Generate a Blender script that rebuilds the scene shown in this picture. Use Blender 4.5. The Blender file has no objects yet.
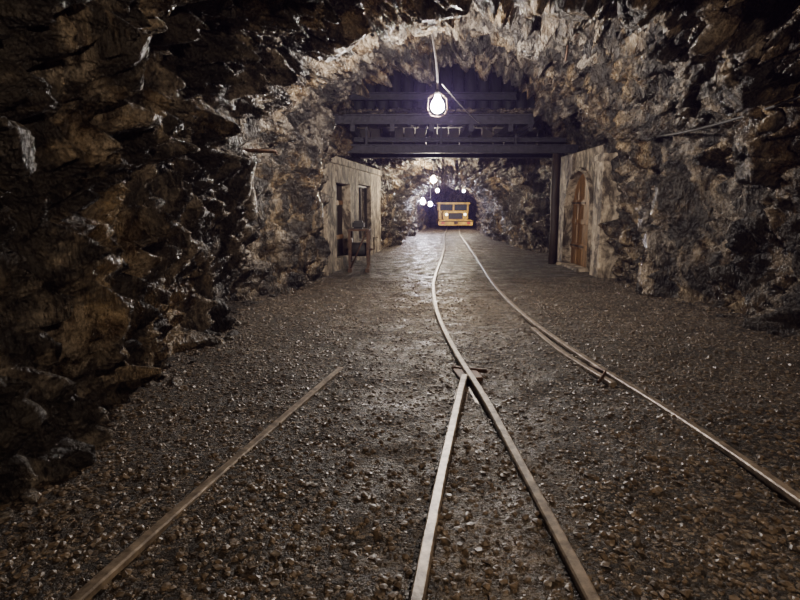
import bpy, bmesh, math, random
import numpy as np
from mathutils import Vector, noise, Matrix
random.seed(4); rng=np.random.default_rng(4)
S=bpy.context.scene
col=S.collection

# ------------------------------------------------------------ materials
def new_mat(name):
    m=bpy.data.materials.new(name); m.use_nodes=True
    nt=m.node_tree; b=nt.nodes['Principled BSDF']
    return m,nt,b
def ramp(nt,src,stops):
    r=nt.nodes.new('ShaderNodeValToRGB'); e=r.color_ramp.elements
    while len(e)<len(stops): e.new(0.5)
    for i,(p,c) in enumerate(stops):
        e[i].position=p; e[i].color=(c[0],c[1],c[2],1) if not isinstance(c,(int,float)) else (c,c,c,1)
    nt.links.new(src,r.inputs[0]); return r.outputs[0]
def coords(nt,scale=(1,1,1),rot=(0,0,0)):
    tc=nt.nodes.new('ShaderNodeTexCoord'); mp=nt.nodes.new('ShaderNodeMapping')
    mp.inputs['Scale'].default_value=scale; mp.inputs['Rotation'].default_value=rot
    nt.links.new(tc.outputs['Object'],mp.inputs[0]); return mp.outputs[0]
def noi(nt,vec,scale,detail=6,rough=.6,dist=0.0,out='Fac'):
    n=nt.nodes.new('ShaderNodeTexNoise'); n.inputs['Scale'].default_value=scale
    n.inputs['Detail'].default_value=detail; n.inputs['Roughness'].default_value=rough
    n.inputs['Distortion'].default_value=dist
    nt.links.new(vec,n.inputs['Vector']); return n.outputs[out]
def vor(nt,vec,scale,feature='F1',out='Distance',detail=0,rough=.5):
    n=nt.nodes.new('ShaderNodeTexVoronoi'); n.feature=feature
    n.inputs['Scale'].default_value=scale
    if detail: n.inputs['Detail'].default_value=detail; n.inputs['Roughness'].default_value=rough
    nt.links.new(vec,n.inputs['Vector']); return n.outputs[out]
def mixc(nt,fac,a,b,mode='MIX'):
    m=nt.nodes.new('ShaderNodeMix'); m.data_type='RGBA'; m.blend_type=mode
    for s,i in ((fac,0),(a,6),(b,7)):
        if isinstance(s,(int,float)): m.inputs[i].default_value=s
        elif isinstance(s,tuple): m.inputs[i].default_value=(*s,1)
        else: nt.links.new(s,m.inputs[i])
    return m.outputs[2]
def math_(nt,op,a,b=0.0):
    m=nt.nodes.new('ShaderNodeMath'); m.operation=op
    for s,i in ((a,0),(b,1)):
        if isinstance(s,(int,float)): m.inputs[i].default_value=s
        else: nt.links.new(s,m.inputs[i])
    return m.outputs[0]
def bump(nt,h,strength,dist,prev=None):
    b=nt.nodes.new('ShaderNodeBump'); b.inputs['Strength'].default_value=strength
    b.inputs['Distance'].default_value=dist; nt.links.new(h,b.inputs['Height'])
    if prev is not None: nt.links.new(prev,b.inputs['Normal'])
    return b.outputs[0]
def warp(nt,v,scale,amt):
    n=noi(nt,v,scale,2,.5,0,'Color')
    a=nt.nodes.new('ShaderNodeVectorMath'); a.operation='MULTIPLY_ADD'
    nt.links.new(n,a.inputs[0]); a.inputs[1].default_value=(amt,)*3; nt.links.new(v,a.inputs[2]); return a.outputs[0]

def rock_mat():
    m,nt,b=new_mat('rock')
    L=nt.links
    v=coords(nt,(1,1.15,.50),(.25,.1,0)); v2=coords(nt); vw=warp(nt,v,1.8,.32)
    n1=noi(nt,v2,.55,4,.6,.8); n2=noi(nt,vw,4.2,8,.70,0); n3=noi(nt,v2,34,4,.75)
    fv=vor(nt,vw,4.2,'F1','Distance',3,.6)
    mixn=math_(nt,'ADD',math_(nt,'MULTIPLY',n2,.75),math_(nt,'MULTIPLY',fv,.25))
    c=ramp(nt,mixn,[(.41,(.006,.005,.0045)),(.505,(.024,.0195,.0155)),(.585,(.078,.064,.050)),(.70,(.36,.31,.25))])
    warm=ramp(nt,mixn,[(.41,(.009,.0055,.003)),(.50,(.052,.031,.0145)),(.59,(.155,.100,.050)),(.70,(.38,.28,.16))])
    f=ramp(nt,n1,[(.44,0.0),(.62,.9)])
    c=mixc(nt,f,c,warm)
    c=mixc(nt,.75,c,ramp(nt,n3,[(.38,.25),(.60,1.0)]),'MULTIPLY')
    n4=noi(nt,v,1.5,5,.7,.5)
    c=mixc(nt,ramp(nt,n4,[(.46,.9),(.57,0.0)]),c,(.010,.008,.0065))
    L.new(c,b.inputs['Base Color'])
    L.new(ramp(nt,n4,[(.42,.50),(.55,.24)]),b.inputs['Roughness'])
    p=bump(nt,fv,1.0,.15)
    p=bump(nt,n2,1.0,.13,p)
    p=bump(nt,vor(nt,vw,17,'F1','Distance',1,.6),.7,.03,p)
    p=bump(nt,n3,.9,.018,p)
    L.new(p,b.inputs['Normal'])
    return m
def floor_mat():
    m,nt,b=new_mat('gravel_ground'); L=nt.links
    v=coords(nt); vw=warp(nt,v,9,.06)
    cell=vor(nt,vw,46,'F1','Color'); dist=vor(nt,vw,46); dist2=vor(nt,vw,95)
    sep=nt.nodes.new('ShaderNodeSeparateColor'); L.new(cell,sep.inputs[0])
    c=ramp(nt,sep.outputs[0],[(0,(.013,.009,.0055)),(.5,(.045,.032,.020)),(.8,(.10,.075,.049)),(1,(.32,.25,.18))])
    n=noi(nt,v,.9,6,.68); n2=noi(nt,v,11,7,.75)
    lit_mud=ramp(nt,n2,[(.36,(.030,.021,.013)),(.5,(.150,.112,.072)),(.62,(.44,.35,.25))])  # trodden mud, paler tones also carry the bulb light on the floor
    xyz=nt.nodes.new('ShaderNodeSeparateXYZ'); L.new(v,xyz.inputs[0])
    ctr=math_(nt,'SUBTRACT',xyz.outputs[0],math_(nt,'MULTIPLY',xyz.outputs[1],.045))
    ctr=math_(nt,'ABSOLUTE',math_(nt,'SUBTRACT',ctr,.30))
    ctr=math_(nt,'ADD',ctr,math_(nt,'MULTIPLY',math_(nt,'SUBTRACT',n,.5),7.0))
    far=math_(nt,'MULTIPLY',math_(nt,'SUBTRACT',xyz.outputs[1],4.5),.09)
    w=ramp(nt,math_(nt,'SUBTRACT',math_(nt,'ADD',.8,far),ctr),[(.0,0.0),(.9,1.0)])
    wf=math_(nt,'MULTIPLY',w,.8)
    c=mixc(nt,wf,c,lit_mud)
    c=mixc(nt,.85,c,ramp(nt,n,[(.36,.3),(.60,1.0)]),'MULTIPLY')
    L.new(c,b.inputs['Base Color'])
    rr=noi(nt,v,2.6,5,.7)
    dry=ramp(nt,rr,[(.40,.42),(.58,.85)]); wet=ramp(nt,rr,[(.42,.27),(.60,.68)])
    L.new(mixc(nt,wf,dry,wet),b.inputs['Roughness'])
    h=math_(nt,'SUBTRACT',1.0,dist)
    inv=math_(nt,'SUBTRACT',1.0,math_(nt,'MULTIPLY',wf,.35))
    hb=math_(nt,'MULTIPLY',h,inv)
    p=bump(nt,hb,1.0,.04)
    p=bump(nt,math_(nt,'MULTIPLY',math_(nt,'SUBTRACT',1.0,dist2),inv),.8,.014,p)
    p=bump(nt,n2,.9,.06,p)
    L.new(p,b.inputs['Normal'])
    return m
def simple(name,c1,c2,rough=.6,metal=0.0,scale=12,bs=.4,bd=.01,stretch=(1,1,1),dirt=0):
    m,nt,b=new_mat(name); v=coords(nt,stretch)
    n=noi(nt,v,scale,5,.65)
    c=ramp(nt,n,[(.32,c1),(.68,c2)])
    if dirt:
        g=noi(nt,coords(nt,(1,1,.6)),2.6,6,.72,.8)
        c=mixc(nt,dirt,c,ramp(nt,g,[(.43,(.06,.043,.028)),(.57,(1,1,1))]),'MULTIPLY')
    nt.links.new(c,b.inputs['Base Color'])
    b.inputs['Roughness'].default_value=rough; b.inputs['Metallic'].default_value=metal
    nt.links.new(bump(nt,n,bs,bd),b.inputs['Normal']); return m
def emis(name,c,s):
    m,nt,b=new_mat(name)
    b.inputs['Base Color'].default_value=(*c,1)
    b.inputs['Emission Color'].default_value=(*c,1); b.inputs['Emission Strength'].default_value=s
    return m
M_rock=rock_mat(); M_floor=floor_mat()
M_conc=simple('concrete',(.16,.125,.085),(.56,.46,.33),.8,0,5,.9,.05,(1,1,1),.9)
M_wood=simple('door_wood',(.13,.06,.018),(.36,.19,.065),.6,0,9,.5,.01,(1,1,.15),.3)
M_dwood=simple('dark_timber',(.010,.007,.005),(.05,.032,.02),.65,0,10,.6,.02,(1,1,.2))
M_vault_shade=simple('vault_shade_black',(.004,.0035,.005),(.018,.015,.020),.7,0,10,.8,.03,(1,1,.4))  # near-black colour in place of the shade inside the vault
M_rail=simple('worn_rail_steel',(.06,.046,.034),(.32,.26,.20),.42,.3,14,.5,.006)
M_rust=simple('rusty_iron',(.02,.012,.008),(.10,.05,.025),.6,.4,16,.5,.006)
M_beam=simple('violet_lit_beam_steel',(.005,.004,.007),(.028,.022,.036),.55,.2,9,.9,.03)  # violet glow around the bulb is put into the beam colour
M_black=simple('black_cable',(.01,.01,.01),(.025,.022,.02),.5,0,20,.1,.001)
M_cable=simple('grey_cable',(.30,.28,.30),(.5,.48,.5),.5,0,20,.1,.001)
M_yel=simple('yellow_paint',(.58,.31,.015),(.88,.56,.04),.4,0,6,.15,.004,(1,1,1),.45)
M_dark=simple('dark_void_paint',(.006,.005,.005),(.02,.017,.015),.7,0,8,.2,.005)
M_stone=simple('gravel_stone',(.012,.009,.006),(.155,.115,.078),.45,0,16,.6,.006)
M_red=simple('red_paint',(.35,.03,.02),(.5,.05,.03),.4)
M_glassy=simple('cab_glass',(.03,.035,.04),(.06,.065,.07),.08)

# ------------------------------------------------------------ helpers
def mk(name,verts,faces,mat,parent=None,smooth=False):
    me=bpy.data.meshes.new(name); me.from_pydata(verts,[],faces); me.update()
    if smooth: me.polygons.foreach_set('use_smooth',[True]*len(me.polygons))
    o=bpy.data.objects.new(name,me); col.objects.link(o)
    if mat: me.materials.append(mat)
    if parent: o.parent=parent
    return o
def empty(name,loc=(0,0,0)):
    e=bpy.data.objects.new(name,None); e.location=loc; e.empty_display_size=.2; col.objects.link(e); return e
def box(name,a,b,mat,parent=None,bev=.01,rot=None):
    c=[(a[i]+b[i])/2 for i in range(3)]; d=[abs(b[i]-a[i]) for i in range(3)]
    bm=bmesh.new(); bmesh.ops.create_cube(bm,size=1)
    for v in bm.verts: v.co=Vector((v.co.x*d[0],v.co.y*d[1],v.co.z*d[2]))
    bv=min(bev,min(d)*.4)
    if bv>0: bmesh.ops.bevel(bm,geom=bm.edges[:],offset=bv,segments=2,affect='EDGES')
    me=bpy.data.meshes.new(name); bm.to_mesh(me); bm.free()
    o=bpy.data.objects.new(name,me); o.location=c; col.objects.link(o); me.materials.append(mat)
    if rot: o.rotation_euler=rot
    if parent: o.parent=parent; 
    return o
def tube(name,pts,r,mat,parent=None,seg=8):
    V=[];F=[]
    n=len(pts); P=[Vector(p) for p in pts]
    for i,p in enumerate(P):
        t=(P[min(i+1,n-1)]-P[max(i-1,0)]).normalized()
        up=Vector((0,0,1)) if abs(t.z)<.9 else Vector((1,0,0))
        a=t.cross(up).normalized(); b=a.cross(t)
        rr=r[i] if isinstance(r,(list,tuple)) else r
        for k in range(seg):
            an=2*math.pi*k/seg; V.append(p+a*math.cos(an)*rr+b*math.sin(an)*rr)
    for i in range(n-1):
        for k in range(seg):
            F.append((i*seg+k,i*seg+(k+1)%seg,(i+1)*seg+(k+1)%seg,(i+1)*seg+k))
    F.append(tuple(range(seg))[::-1]); F.append(tuple((n-1)*seg+k for k in range(seg)))
    return mk(name,V,F,mat,parent,True)
def interp_smooth(keys,ys):
    k=np.array(keys,float); y=k[:,0]; out=[]
    for j in range(1,k.shape[1]):
        v=k[:,j]; m=np.gradient(v,y)
        i=np.clip(np.searchsorted(y,ys)-1,0,len(y)-2)
        h=y[i+1]-y[i]; t=np.clip((ys-y[i])/h,0,1)
        out.append((2*t**3-3*t**2+1)*v[i]+(t**3-2*t**2+t)*h*m[i]+(-2*t**3+3*t**2)*v[i+1]+(t**3-t**2)*h*m[i+1])
    return out

# ------------------------------------------------------------ tunnel
# y, xl, xr, H, hsL, nL, hsR, nR, concL, concR
ST=np.array([
(-5,  -2.5,4.9,4.3,1.2,2.2,1.3,1.9,0,0),
(3,   -2.5,5.1,4.4,1.2,2.2,1.3,1.9,0,0),
(7,   -2.5,5.15,4.5,1.3,2.2,1.4,1.8,0,0),
(9.2, -2.65,5.0,4.65,1.5,2.3,1.6,1.7,0,0),
(11.4,-2.3,4.9,4.8,1.9,2.4,2.2,1.5,0,0),
(12.6,-2.05,4.85,4.85,2.4,2.5,2.5,1.4,0,0),
(13.1,-1.95,5.0,4.85,2.6,2.6,2.6,1.3,0,1),
(13.9,-2.0,5.0,4.85,2.7,2.8,2.7,1.3,1,1),
(14.3,-1.9,5.0,6.0,2.7,2.9,2.8,1.7,1,1),
(16.6,-1.75,5.0,6.0,2.7,2.9,2.8,1.7,1,1),
(19.4,-1.35,4.9,5.6,2.7,2.8,2.4,1.7,1,0),
(20.0,-1.2,4.7,3.5,2.2,2.2,1.8,2,1,0),
(21.0,-.75,4.7,3.4,1.6,2,1.6,2,0,0),
(27, -.1,4.5,3.3,1.3,2,1.3,2,0,0),
(31.4,.4,4.7,3.2,1.2,2,1.2,2,0,0),
(35, .8,5.1,3.1,1.2,2,1.2,2,0,0),
(45,2.0,6.4,3.1,1.2,2,1.2,2,0,0),
(50,2.6,7.0,3.1,1.2,2,1.2,2,0,0)],float)
def station(y): return [np.interp(y,ST[:,0],ST[:,i]) for i in range(1,10)]
def section(y,N):
    xl,xr,H,hl,nl,hr,nr,cl,cr=station(y)
    cx=(xl+xr)/2; w=(xr-xl)/2
    pts=[(xl,-.25)]
    for z in np.linspace(0,hl,12): pts.append((xl,z))
    for a in np.linspace(0,math.pi/2,60)[1:]:
        pts.append((cx-w*math.cos(a)**(2/nl),hl+(H-hl)*math.sin(a)**(2/nl)))
    for a in np.linspace(math.pi/2,0,60)[1:]:
        pts.append((cx+w*max(math.cos(a),0)**(2/nr),hr+(H-hr)*math.sin(a)**(2/nr)))
    for z in np.linspace(hr,0,12)[1:]: pts.append((xr,z))
    pts.append((xr,-.25))
    P=np.array(pts); d=np.r_[0,np.cumsum(np.hypot(*np.diff(P,axis=0).T))]
    s=np.linspace(0,d[-1],N)
    return np.interp(s,d,P[:,0]),np.interp(s,d,P[:,1]),cx,cl,cr
def facet(p,s,a,b,g=.07):
    q=p*s
    d,pts=noise.voronoi(q)
    p0=pts[0]; h=noise.cell_vector(p0*7.31+Vector((3.1,1.7,9.2)))
    e=min(1.0,(d[1]-d[0])*7)
    return (a*(h.dot(q-p0))+b*(h.x))/s*e - (1-e)*g/s
def rockdisp(x,y,z):
    p=Vector((x,y*1.15+z*.3,z*.55-y*.15))
    wv=noise.noise_vector(p*1.1)*.30+noise.noise_vector(p*4.0)*.05
    q=p+wv
    d=.34*noise.noise(p*.6)
    d+=facet(q,1.25,.80,.22)
    d+=facet(q+Vector((5,2,1)),2.7,1.0,.28)
    d+=facet(q+Vector((9,4,7)),6.5,.9,.28)
    d+=.08*(noise.fractal(q*4.0,.8,2.1,5))
    d+=.06*(noise.ridged_multi_fractal(q*2.0,.9,2.1,5,1.0,2.0)-1.2)
    return d
ys=np.concatenate([np.arange(-5,1.6,.16),np.arange(1.6,14.4,.034),np.arange(14.4,21,.06),np.arange(21,50,.13)])
N=380
V=np.zeros((len(ys),N,3))
for i,y in enumerate(ys):
    X,Z,cx,cl,cr=section(y,N)
    for j in range(N):
        x,z=X[j],Z[j]
        n=Vector((cx-x,0,1.6-z)) if z>1.6 else Vector((cx-x,0,0))
        n.normalize()
        d=rockdisp(x,y,z)
        if y>20: d*=.75
        elif y>10 and z>3.2: d*=.8
        c=cl if x<cx else cr
        if c>0 and z<3.1:
            k=c*min(1,max(0,(3.1-z)/.35)); d=d*(1-k)-.16*k
        d=max(-.6,min(.6,d))
        if z<.6: n.z=0
        V[i,j]=(x+n.x*d, y+ (noise.noise(Vector((x*1.3,y*1.3,z*1.3+40)))*.14), z+n.z*d)
def grid_obj(name,j0,j1):
    sub=V[:,j0:j1+1]; a,b=sub.shape[:2]
    idx=np.arange(a*b).reshape(a,b)
    F=np.stack([idx[:-1,:-1],idx[1:,:-1],idx[1:,1:],idx[:-1,1:]],-1).reshape(-1,4)
    return mk(name,sub.reshape(-1,3).tolist(),F.tolist(),M_rock,None,True)
jl,jr=107,N-108
grid_obj('wall_left',0,jl); grid_obj('ceiling',jl,jr); grid_obj('wall_right',jr,N-1)
for nm,yy,pos in (('wall_back',-4.9,0),('wall_end',48.5,1)):
    g=[];F=[]
    x0,x1=(-3.2,5.8) if not pos else (1.2,8)
    nx,nz=50,30
    for a in range(nx+1):
        for b in range(nz+1):
            x=x0+(x1-x0)*a/nx; z=-.2+5.2*b/nz
            g.append((x,yy+(.5*rockdisp(x,yy,z)),z))
    for a in range(nx):
        for b in range(nz):
            k=a*(nz+1)+b; F.append((k,k+1,k+nz+2,k+nz+1))
    mk(nm,g,F,M_rock,None,True)

# ------------------------------------------------------------ floor
fy=np.concatenate([np.arange(-5,1.5,.2),np.arange(1.5,10,.035),np.arange(10,50,.12)])
fx=np.concatenate([np.arange(-3.6,6.2,.045),np.arange(6.2,8.2,.2)])
def fz(x,y):
    return .05*noise.noise(Vector((x*.7,y*.7,3)))+.022*noise.noise(Vector((x*3,y*3,7)))+.010*noise.noise(Vector((x*17,y*17,1)))-.008
g=[(x,y,fz(x,y)) for y in fy for x in fx]
a,b=len(fy),len(fx); idx=np.arange(a*b).reshape(a,b)
F=np.stack([idx[:-1,:-1],idx[:-1,1:],idx[1:,1:],idx[1:,:-1]],-1).reshape(-1,4)
mk('floor',g,F.tolist(),M_floor,None,True)

# ------------------------------------------------------------ loose gravel
def stones(name,n,xr,yr,smin,smax,mat,reject=None):
    bm=bmesh.new(); bmesh.ops.create_icosphere(bm,subdivisions=1,radius=1)
    base=np.array([v.co[:] for v in bm.verts]); fc=np.array([[v.index for v in f.verts] for f in bm.faces]); bm.free()
    nb=len(base)
    VV=[];FF=[];k=0
    for i in range(n):
        t=rng.random()
        y=yr[0]+(yr[1]-yr[0])*t**1.6; x=xr[0]+(xr[1]-xr[0])*rng.random()
        if reject and reject(x,y): continue
        s=smin+(smax-smin)*rng.random()**3
        sc=s*np.array([1,.7+.5*rng.random(),.45+.3*rng.random()])
        vv=base*(1+.22*rng.standard_normal((nb,1)))*sc
        an=rng.random()*6.28; c,sn=math.cos(an),math.sin(an)
        vv=vv@np.array([[c,sn,0],[-sn,c,0],[0,0,1]])
        vv+=np.array([x,y,fz(x,y)+sc[2]*.2])
        VV.append(vv); FF.append(fc+k*nb); k+=1
    return mk(name,np.concatenate(VV).tolist(),np.concatenate(FF).tolist(),mat)
def track_mid(y): return .35+.045*y
def rej(x,y):
    xl,xr=np.interp(y,ST[:,0],ST[:,1]),np.interp(y,ST[:,0],ST[:,2])
    if x<xl+.1 or x>xr-.1: return True
    return abs(x-track_mid(y))<.8+.06*y and rng.random()<min(.6,.06*y)
stones('loose_gravel',64000,(-2.6,5.2),(1.4,12.8),.006,.024,M_stone,rej)
def rej2(x,y):
    xl,xr=np.interp(y,ST[:,0],ST[:,1]),np.interp(y,ST[:,0],ST[:,2])
    return not ((xl<x<xl+.45) or (xr-.45<x<xr))
stones('fallen_rock_debris',4500,(-2.9,5.4),(2,12.5),.015,.09,M_rock,rej2)

# ------------------------------------------------------------ rails
railA=[(1.2,.79),(2.14,.775),(2.96,.75),(3.61,.73),(4.61,.695),(5.67,.625),(6.77,.575),(8,.55),(9.73,.585),(11.6,.68),(14.3,.93),(17,1.22),(20.8,1.58),(26.9,2.05),(31.4,2.4),(38,3.05),(42,3.4)]
railB=[(1.2,2.17),(2.9,2.16),(3.87,2.115),(4.61,2.05),(5.23,1.98),(6.38,1.88),(8,1.80),(9.73,1.81),(11.6,1.89),(14.3,2.09),(17,2.28),(20.8,2.54),(26.9,2.95),(31.4,3.25),(38,3.9),(42,4.25)]
railC=[(1.2,-1.50),(2.14,-1.314),(2.96,-1.15),(4.6,-.807),(5.67,-.578)]
railD=[(1.2,-.07),(2.14,.075),(2.96,.205),(4.0,.385),(5.01,.565),(5.3,.62)]
prof=[(-.055,-.06),(-.055,-.045),(-.012,-.035),(-.012,.0),(-.030,.008),(-.030,.034),(-.022,.042),(.022,.042),(.030,.034),(.030,.008),(.012,.0),(.012,-.035),(.055,-.045),(.055,-.06)]
def rail(name,keys,par,z0=.0,z1=0.0):
    y0,y1=keys[0][0],keys[-1][0]
    yy=np.arange(y0,y1+.01,.2); (xx,)=interp_smooth(keys,yy); gx=np.gradient(xx,yy)
    V_=[];F_=[];m=len(prof)
    for i,(x,y) in enumerate(zip(xx,yy)):
        t=Vector((gx[i],1,0)).normalized(); s=Vector((t.y,-t.x,0))
        zz=z0+(z1-z0)*(y-y0)/(y1-y0)
        for (u,w) in prof: V_.append(Vector((x,y,zz+w+.004))+s*u)
    for i in range(len(yy)-1):
        for k in range(m): F_.append((i*m+k,i*m+(k+1)%m,(i+1)*m+(k+1)%m,(i+1)*m+k))
    F_.append(tuple(range(m))); F_.append(tuple((len(yy)-1)*m+k for k in range(m))[::-1])
    return mk(name,V_,F_,M_rail,par)
T1=empty('railway_track'); rail('rail_left',railA,T1); rail('rail_right',railB,T1)
rail('guard_rail',[(5.0,2.02-.1),(6.2,1.90-.13),(7.4,1.83-.09)],T1,-.015,-.02)
T2=empty('railway_track'); rail('rail_left',railC,T2,-.012,-.045); rail('rail_right',railD,T2,0,0)
for i,y in enumerate(np.arange(5.9,40,.85)):
    (a_,)=interp_smooth(railA,np.array([y])); (b_,)=interp_smooth(railB,np.array([y]))
    top=min(fz(a_[0]+.3*k,y) for k in range(4))
    box('sleeper_%d'%(i+1),(a_[0]-.2,y-.09,-.18),(b_[0]+.2,y+.09,top+.002+.006*random.random()),M_floor,T1,.02)
box('frog_plate',(.54,5.2,-.03),(.76,5.55,.010),M_rust,T1,.005,(0,0,.12))
box('frog_bar',(.50,5.47,-.01),(.86,5.505,.026),M_rust,T1,.008,(0,0,-.35))
tube('tie_rod',[(1.78,5.0,.03),(1.95,5.3,.04),(1.9,5.55,.03)],.014,M_rust,T1)

# ------------------------------------------------------------ hanging bulbs
def uvs(name,c,prof_,mat,parent,seg=16):
    V_=[];F_=[]
    for (r,z) in prof_:
        for k in range(seg):
            a=2*math.pi*k/seg; V_.append((c[0]+r*math.cos(a),c[1]+r*math.sin(a),c[2]+z))
    for i in range(len(prof_)-1):
        for k in range(seg): F_.append((i*seg+k,i*seg+(k+1)%seg,(i+1)*seg+(k+1)%seg,(i+1)*seg+k))
    return mk(name,V_,F_,mat,parent,True)
bulbprof=[(.002,-.07),(.03,-.062),(.052,-.04),(.06,-.01),(.055,.02),(.038,.05),(.022,.075),(.020,.09)]
def bulb(pos,top,color,watts,scale=1.0):
    e=empty('hanging_light_bulb')
    area=4*math.pi*(.052*scale)**2
    m=emis('bulb_glow',color,watts/(math.pi*area))
    uvs('glass_bulb',pos,[(r*scale,z*scale) for r,z in bulbprof],m,e)
    uvs('socket',(pos[0],pos[1],pos[2]+.09*scale),[(.001,0),(.026*scale,0),(.028*scale,.05),(.018*scale,.08),(.006,.1),(.001,.1)],M_black,e)
    for k in range(4):
        a=k*math.pi/4*2
        ca,sa=math.cos(a),math.sin(a)
        tube('guard_wire_%d'%(k+1),[(pos[0]+ca*r*scale,pos[1]+sa*r*scale,pos[2]+z*scale) for r,z in ((.025,.11),(.085,.06),(.092,-.03),(.06,-.09),(.0,-.105))],.0025,M_rust,e,5)
    p0=Vector((pos[0],pos[1],pos[2]+.09*scale+.09)); p1=Vector(top)
    tube('cable',[p0.lerp(p1,t)+Vector((.015*math.sin(t*9),0,0)) for t in np.linspace(0,1,14)],.018,M_cable,e,6)
    return e
bulb((.56,9,3.07),(.40,9,5.0),(1.0,.91,.84),760,1.6)
bulb((1.2,21.2,2.50),(1.2,21.2,3.5),(1.0,.86,.66),440,1.5)
bulb((3.9,36.0,2.45),(3.9,36.0,3.3),(1.0,.84,.60),300,1.0)  # added lamp, only there to light the locomotive
bulb((1.30,33.5,1.8),(1.30,33.5,3.2),(.88,.82,1.0),620,2.2)
bulb((1.55,30.0,1.65),(1.55,30.0,3.3),(.90,.85,1.0),260,1.5)
bulb((1.7,26.6,2.25),(1.7,26.6,3.4),(1.0,.86,.66),150,1.0)
bulb((1.9,-.4,3.2),(1.9,-.4,4.9),(1.0,.78,.55),390)
e=empty('overhead_supply_wire')
pts=[]
A_=Vector((.62,9.0,3.38));B_=Vector((3.3,15.05,3.55))
for t in np.linspace(0,1,24):
    p=A_.lerp(B_,t); p.z-=.45*math.sin(math.pi*t); pts.append(p)
tube('wire',pts,.009,M_black,e,6)

# ------------------------------------------------------------ overhead beams
def ibeam(name,x0,x1,y,z0,z1,par,mat=M_beam,w=.2):
    box(name+'_bottom_flange',(x0,y-w/2,z0),(x1,y+w/2,z0+.035),mat,par,.005)
    box(name+'_top_flange',(x0,y-w/2,z1-.035),(x1,y+w/2,z1),mat,par,.005)
    box(name+'_web',(x0,y-.015,z0+.03),(x1,y+.015,z1-.03),mat,par,.003)
ob=empty('overhead_steel_beams')
ibeam('upper_beam',-1.95,3.4,15.2,3.62,3.86,ob)
ibeam('lower_beam',-1.95,4.9,16.0,2.98,3.20,ob)
ibeam('lower_back_beam',-1.95,4.9,17.6,2.98,3.20,ob)
ibeam('middle_beam',-1.95,4.9,16.3,3.30,3.42,ob,w=.12)
for i,x in enumerate((-1.2,-.2,.8,1.8,2.8,3.3)):
    box('joist_%d'%(i+1),(x-.06,15.1,3.44),(x+.06,19.2,3.62),M_beam,ob,.01)
for i in range(20):
    x=-1.8+i*.29
    box('shade_deck_plank_%d'%(i+1),(x,15.35,3.86+.02*random.random()),(x+.26,19.4,3.91),M_dwood,ob,.01)  # added deck, keeps lamp light off the bulkhead behind
for i in range(20):
    x=-1.85+i*.33
    box('shade_backing_plank_%d'%(i+1),(x,17.7,3.20),(x+.3,17.74,3.86-.05*random.random()),M_dwood,ob,.01)  # added dark planks, fill the gap between beams with shade
for i in range(16):
    x=-1.75+i*.36; hh=5.75-.12*random.random()
    if x<-1.2: hh=5.0
    if x>2.4: hh=5.4-(x-2.4)*.6
    tube('vault_shade_log_%d'%(i+1),[(x+.16,17.3+.08*random.random(),3.9),(x+.18,17.3,(3.9+hh)/2),(x+.16,17.3,hh)],[.18,.175,.17],M_vault_shade,ob,10)  # added dark logs that stand in for the shade of the vault
ibeam('high_beam',-1.6,3.2,16.6,4.45,4.65,ob)
for i,x in enumerate((-.9,1.1,3.1)):
    box('hanger_%d'%(i+1),(x-.03,15.95,3.15),(x+.03,16.02,3.66),M_beam,ob,.005)
stn=stones('rubble_on_deck',700,(-1.7,3.4),(15.05,15.6),.03,.12,M_rock)
for v in stn.data.vertices: v.co.z+=3.93
stn.parent=ob

tp=empty('timber_posts')
for i,(x,y) in enumerate(((4.26,16.2),(4.38,16.45))):
    tube('post_%d'%(i+1),[(x,y,-.05),(x+.01,y,1.0),(x-.01,y,2.0),(x,y,2.98)],[.10,.095,.10,.09],M_dwood,tp,12)

# ------------------------------------------------------------ right concrete wall with arched door
def arch_wall(name,parent,y0,y1,z1,xin,xout,dy0,dy1,dh,mat):
    bm=bmesh.new()
    r=(dy1-dy0)/2; cy=(dy0+dy1)/2; hs=dh-r*.9
    pts=[(y0,-.15),(dy0,-.15),(dy0,hs)]
    for a in np.linspace(math.pi,0,17)[1:-1]: pts.append((cy+r*math.cos(a),hs+.9*r*math.sin(a)))
    pts+=[(dy1,hs),(dy1,-.15),(y1,-.15),(y1,z1),(y0,z1)]
    fr=[bm.verts.new((xin,p[0],p[1])) for p in pts]
    f=bm.faces.new(fr)
    r_=bmesh.ops.extrude_face_region(bm,geom=[f])
    for v in r_['geom']:
        if isinstance(v,bmesh.types.BMVert): v.co.x=xout
    bmesh.ops.recalc_face_normals(bm,faces=bm.faces[:])
    bmesh.ops.triangulate(bm,faces=[f for f in bm.faces if len(f.verts)>4])
    me=bpy.data.meshes.new(name); bm.to_mesh(me); bm.free()
    o=bpy.data.objects.new(name,me); col.objects.link(o); me.materials.append(mat); o.parent=parent; return o
cw=empty('concrete_portal_wall')
arch_wall('wall_with_arch',cw,13.4,17.0,2.95,4.60,5.02,14.05,16.1,2.45,M_conc)
box('pier',(4.47,12.95,-.1),(5.02,13.6,2.62),M_conc,cw,.04)
box('lintel_ledge',(4.42,12.9,2.55),(5.02,13.65,2.72),M_conc,cw,.03)
box('step',(4.3,14.0,-.1),(4.65,15.9,.06),M_conc,cw,.02)
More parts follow.
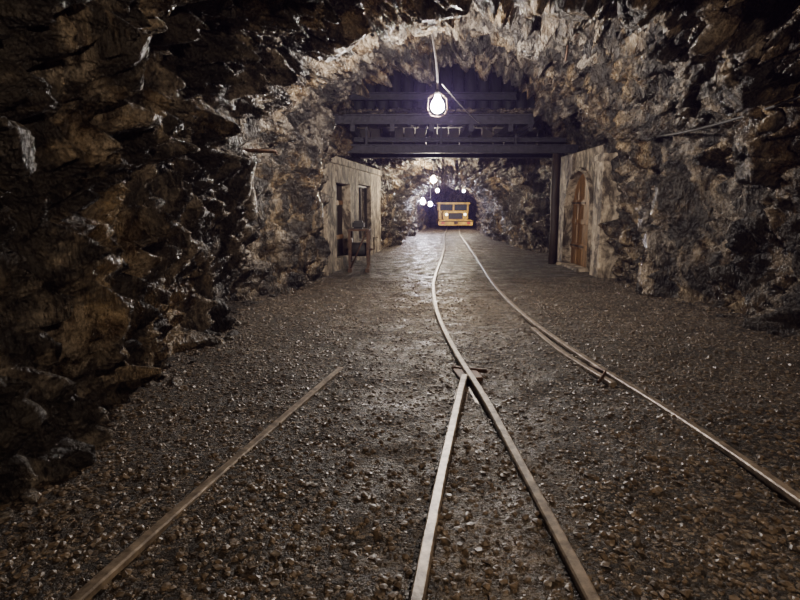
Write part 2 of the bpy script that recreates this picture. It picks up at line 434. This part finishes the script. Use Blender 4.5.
# raised arch moulding round the opening
cy=15.075; r=1.025; hs=2.45-r*.9
am=[(4.58,14.0,-.02),(4.58,14.0,hs)]+[(4.58,cy-(r+.05)*math.cos(a),hs+(.9*r+.05)*math.sin(a)) for a in np.linspace(0,math.pi,15)[1:-1]]+[(4.58,16.15,hs),(4.58,16.15,-.02)]
tube('arch_moulding',am,.055,M_conc,cw,8)
d=empty('door_1')
for i in range(8):
    ya=14.05+i*2.05/8; yb=ya+2.05/8-.014
    zs=[]
    for y in (ya,(ya+yb)/2,yb):
        u=min(1,abs(y-cy)/r); zs.append(hs+.9*r*math.sqrt(max(0,1-u*u)))
    ring=[(ya,0.02),(yb,0.02),(yb,zs[2]),((ya+yb)/2,zs[1]),(ya,zs[0])]
    V_=[(4.76,p,q) for p,q in ring]+[(4.81,p,q) for p,q in ring]
    F_=[(0,1,2,3,4)[::-1],(5,6,7,8,9)]+[(k,(k+1)%5,(k+1)%5+5,k+5) for k in range(5)]
    mk('door_plank_%d'%(i+1),V_,F_,M_wood,d)
for i,z in enumerate((.45,1.1,1.6)): box('door_brace_%d'%(i+1),(4.725,14.09,z),(4.765,16.06,z+.13),M_wood,d,.008)
for i,z in enumerate((.5,1.63)): box('strap_hinge_%d'%(i+1),(4.71,14.9,z),(4.726,16.06,z+.05),M_rust,d,.003)
tube('door_handle',[(4.72,14.3,1.0),(4.67,14.3,1.02),(4.67,14.3,1.16),(4.72,14.3,1.18)],.01,M_rust,d)

# ------------------------------------------------------------ left concrete building
cl=empty('concrete_side_building')
bl=[(13.5,-1.72),(20.6,-.68)]
ang=math.atan2(bl[1][1]-bl[0][1],bl[1][0]-bl[0][0])
def LB(name,s0,s1,t0,t1,z0,z1,mat,par,bev=.015):
    o=box(name,(t0,s0,z0),(t1,s1,z1),mat,par,bev)
    c=Vector(o.location); o.rotation_euler=(0,0,-ang)
    R=Matrix.Rotation(-ang,4,'Z'); o.location=R@c+Vector((bl[0][1],bl[0][0],0)); return o
LB('pier_front',0,1.0,-.35,0,-.1,2.6,M_conc,cl,.03)
LB('pier_edge',-.12,.25,-.45,.06,-.1,2.65,M_conc,cl,.03)
LB('sill_1',1.0,2.5,-.35,0,-.1,.25,M_conc,cl)
LB('lintel_1',1.0,2.5,-.35,0,2.15,2.6,M_conc,cl)
LB('pier_middle',2.5,3.6,-.35,0,-.1,2.6,M_conc,cl)
LB('sill_2',3.6,5.4,-.35,0,-.1,.5,M_conc,cl)
LB('lintel_2',3.6,5.4,-.35,0,2.2,2.6,M_conc,cl)
LB('pier_back',5.4,7.2,-.35,0,-.1,2.6,M_conc,cl)
LB('cornice',-.12,7.2,-.4,.05,2.6,2.78,M_conc,cl)
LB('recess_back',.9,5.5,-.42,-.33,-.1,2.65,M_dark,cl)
d2=empty('door_2')
LB('door_leaf',1.06,2.44,-.26,-.21,.25,2.12,M_dwood,d2)
LB('door_rail_1',1.06,2.44,-.21,-.18,.7,.82,M_wood,d2); LB('door_rail_2',1.06,2.44,-.21,-.18,1.6,1.72,M_wood,d2)
w1=empty('window_1')
LB('frame_bottom',3.6,5.4,-.2,-.12,.5,.58,M_dwood,w1); LB('frame_top',3.6,5.4,-.2,-.12,2.12,2.2,M_dwood,w1)
for i,s in enumerate((3.6,4.46,5.32)): LB('frame_post_%d'%(i+1),s,s+.08,-.2,-.12,.55,2.15,M_dwood,w1)

# ------------------------------------------------------------ cable winch
wn=empty('cable_winch')
wx,wy=-1.0,14.3
for i,(dx,dy) in enumerate(((-.22,-.3),(.22,-.3),(-.22,.3),(.22,.3))):
    box('frame_leg_%d'%(i+1),(wx+dx-.03,wy+dy-.03,-.02),(wx+dx+.03,wy+dy+.03,1.0),M_rust,wn,.006)
box('skid_1',(wx-.26,wy-.45,-.01),(wx-.16,wy+.45,.09),M_rust,wn); box('skid_2',(wx+.16,wy-.45,-.01),(wx+.26,wy+.45,.09),M_rust,wn)
box('top_plate',(wx-.26,wy-.34,.98),(wx+.26,wy+.34,1.03),M_rust,wn)
def cylx(name,x0,x1,y,z,r,mat,par): return tube(name,[(x0,y,z),(x1,y,z)],r,mat,par,20)
cylx('drum',wx-.18,wx+.18,wy,.52,.17,M_dark,wn)
cylx('drum_flange_1',wx-.21,wx-.18,wy,.52,.29,M_rust,wn); cylx('drum_flange_2',wx+.18,wx+.21,wy,.52,.29,M_rust,wn)
cylx('axle',wx-.32,wx+.32,wy,.52,.03,M_rust,wn)
tube('brace',[(wx-.2,wy-.35,.08),(wx+.2,wy-.35,.98)],.02,M_rust,wn)
tube('crank',[(wx+.3,wy,.52),(wx+.36,wy,.52),(wx+.36,wy-.1,.82),(wx+.46,wy-.1,.82)],.016,M_rust,wn)
box('motor',(wx-.16,wy-.2,1.03),(wx+.12,wy+.2,1.22),M_dark,wn,.04)

# ------------------------------------------------------------ yellow locomotive
lc=empty('mine_locomotive')
X,Y=3.72,39.0
XS=1.15; ZS=1.0
def B(n,a,b,m,bev=.03): return box(n,(X+a[0]*XS,Y+a[1],a[2]*ZS),(X+b[0]*XS,Y+b[1],b[2]*ZS),m,lc,bev)
B('chassis',(-.95,0,.28),(.95,3.6,.62),M_yel)
B('buffer_beam',(-1.0,-.12,.25),(1.0,.05,.58),M_yel)
B('buffer_stripe',(-.98,-.14,.50),(.98,-.11,.56),M_dark,.004)
B('coupler',(-.12,-.35,.36),(.12,-.1,.5),M_rust)
B('hood',(-.72,.1,.6),(.72,1.7,1.18),M_yel,.06)
B('radiator_grille',(-.42,.06,.68),(.42,.11,1.08),M_dark,.005)
B('cab_lower',(-.9,1.7,.6),(.9,3.3,1.25),M_yel,.04)
for i,(a,b_) in enumerate(((-.9,1.7),(.82,1.7),(-.9,3.2),(.82,3.2),(-.04,1.7))): B('cab_pillar_%d'%(i+1),(a,b_,1.2),(a+.09,b_+.1,1.72),M_yel,.01)
B('cab_glass',(-.84,1.74,1.22),(.84,1.77,1.68),M_glassy,.003)
B('cab_roof',(-1.0,1.55,1.66),(1.0,3.45,1.78),M_yel,.04)
for i,x in enumerate((-.62,.62)):
    tube('headlamp_%d'%(i+1),[(X+x,Y-.02,.98),(X+x,Y+.12,.98)],.11,M_dark,lc,16)
    tube('headlamp_lens_%d'%(i+1),[(X+x,Y-.04,.98),(X+x,Y-.02,.98)],.09,emis('headlamp_lens',(1,.85,.55),8),lc,16)
    B('red_panel_%d'%(i+1),(x*1.2-.1,-.14,.34),(x*1.2+.1,-.12,.48),M_red,.004)
for i,(sx,yy) in enumerate(((-.42,.7),(.34,.7),(-.42,2.7),(.34,2.7))):
    tube('wheel_%d'%(i+1),[(X+sx,Y+yy,.30),(X+sx+.08,Y+yy,.30)],.26,M_rust,lc,20)

# ------------------------------------------------------------ small ironwork
e=empty('iron_wall_bracket'); tube('rod',[(-2.9,8.3,2.36),(-2.2,8.25,2.35),(-1.72,8.2,2.33)],.026,M_rust,e); tube('hook',[(-1.72,8.2,2.33),(-1.70,8.2,2.28)],.018,M_rust,e)
e=empty('roof_bolt_rod'); tube('rod',[(2.55,9.2,4.5),(2.52,9.2,3.9),(2.5,9.2,3.75)],.016,M_rust,e); box('plate',(2.42,9.1,4.1),(2.66,9.3,4.12),M_rust,e,.003)
e=empty('wall_cable'); tube('cable',[(4.3+.06*math.sin(y*2),y,2.72+.05*math.sin(y*1.3)) for y in np.arange(3,12,.4)],.02,M_black,e)

# ------------------------------------------------------------ world (dark, violet haze added for the glare halo of the bulb) + camera
w=bpy.data.worlds.new('mine_dark'); S.world=w; w.use_nodes=True; nt=w.node_tree
nt.nodes['Background'].inputs[0].default_value=(.01,.01,.012,1); nt.nodes['Background'].inputs[1].default_value=.2
vs=nt.nodes.new('ShaderNodeVolumeScatter'); vs.inputs['Density'].default_value=.0013; vs.inputs['Color'].default_value=(.50,.34,1,1)
nt.links.new(vs.outputs[0],nt.nodes['World Output'].inputs['Volume'])
cam=bpy.data.cameras.new('camera'); co=bpy.data.objects.new('camera',cam); col.objects.link(co)
cam.sensor_width=36; cam.lens=26; cam.clip_start=.05; cam.clip_end=200
co.location=(0,0,1.6); co.rotation_euler=(math.radians(90-9.33),0,0)
S.camera=co
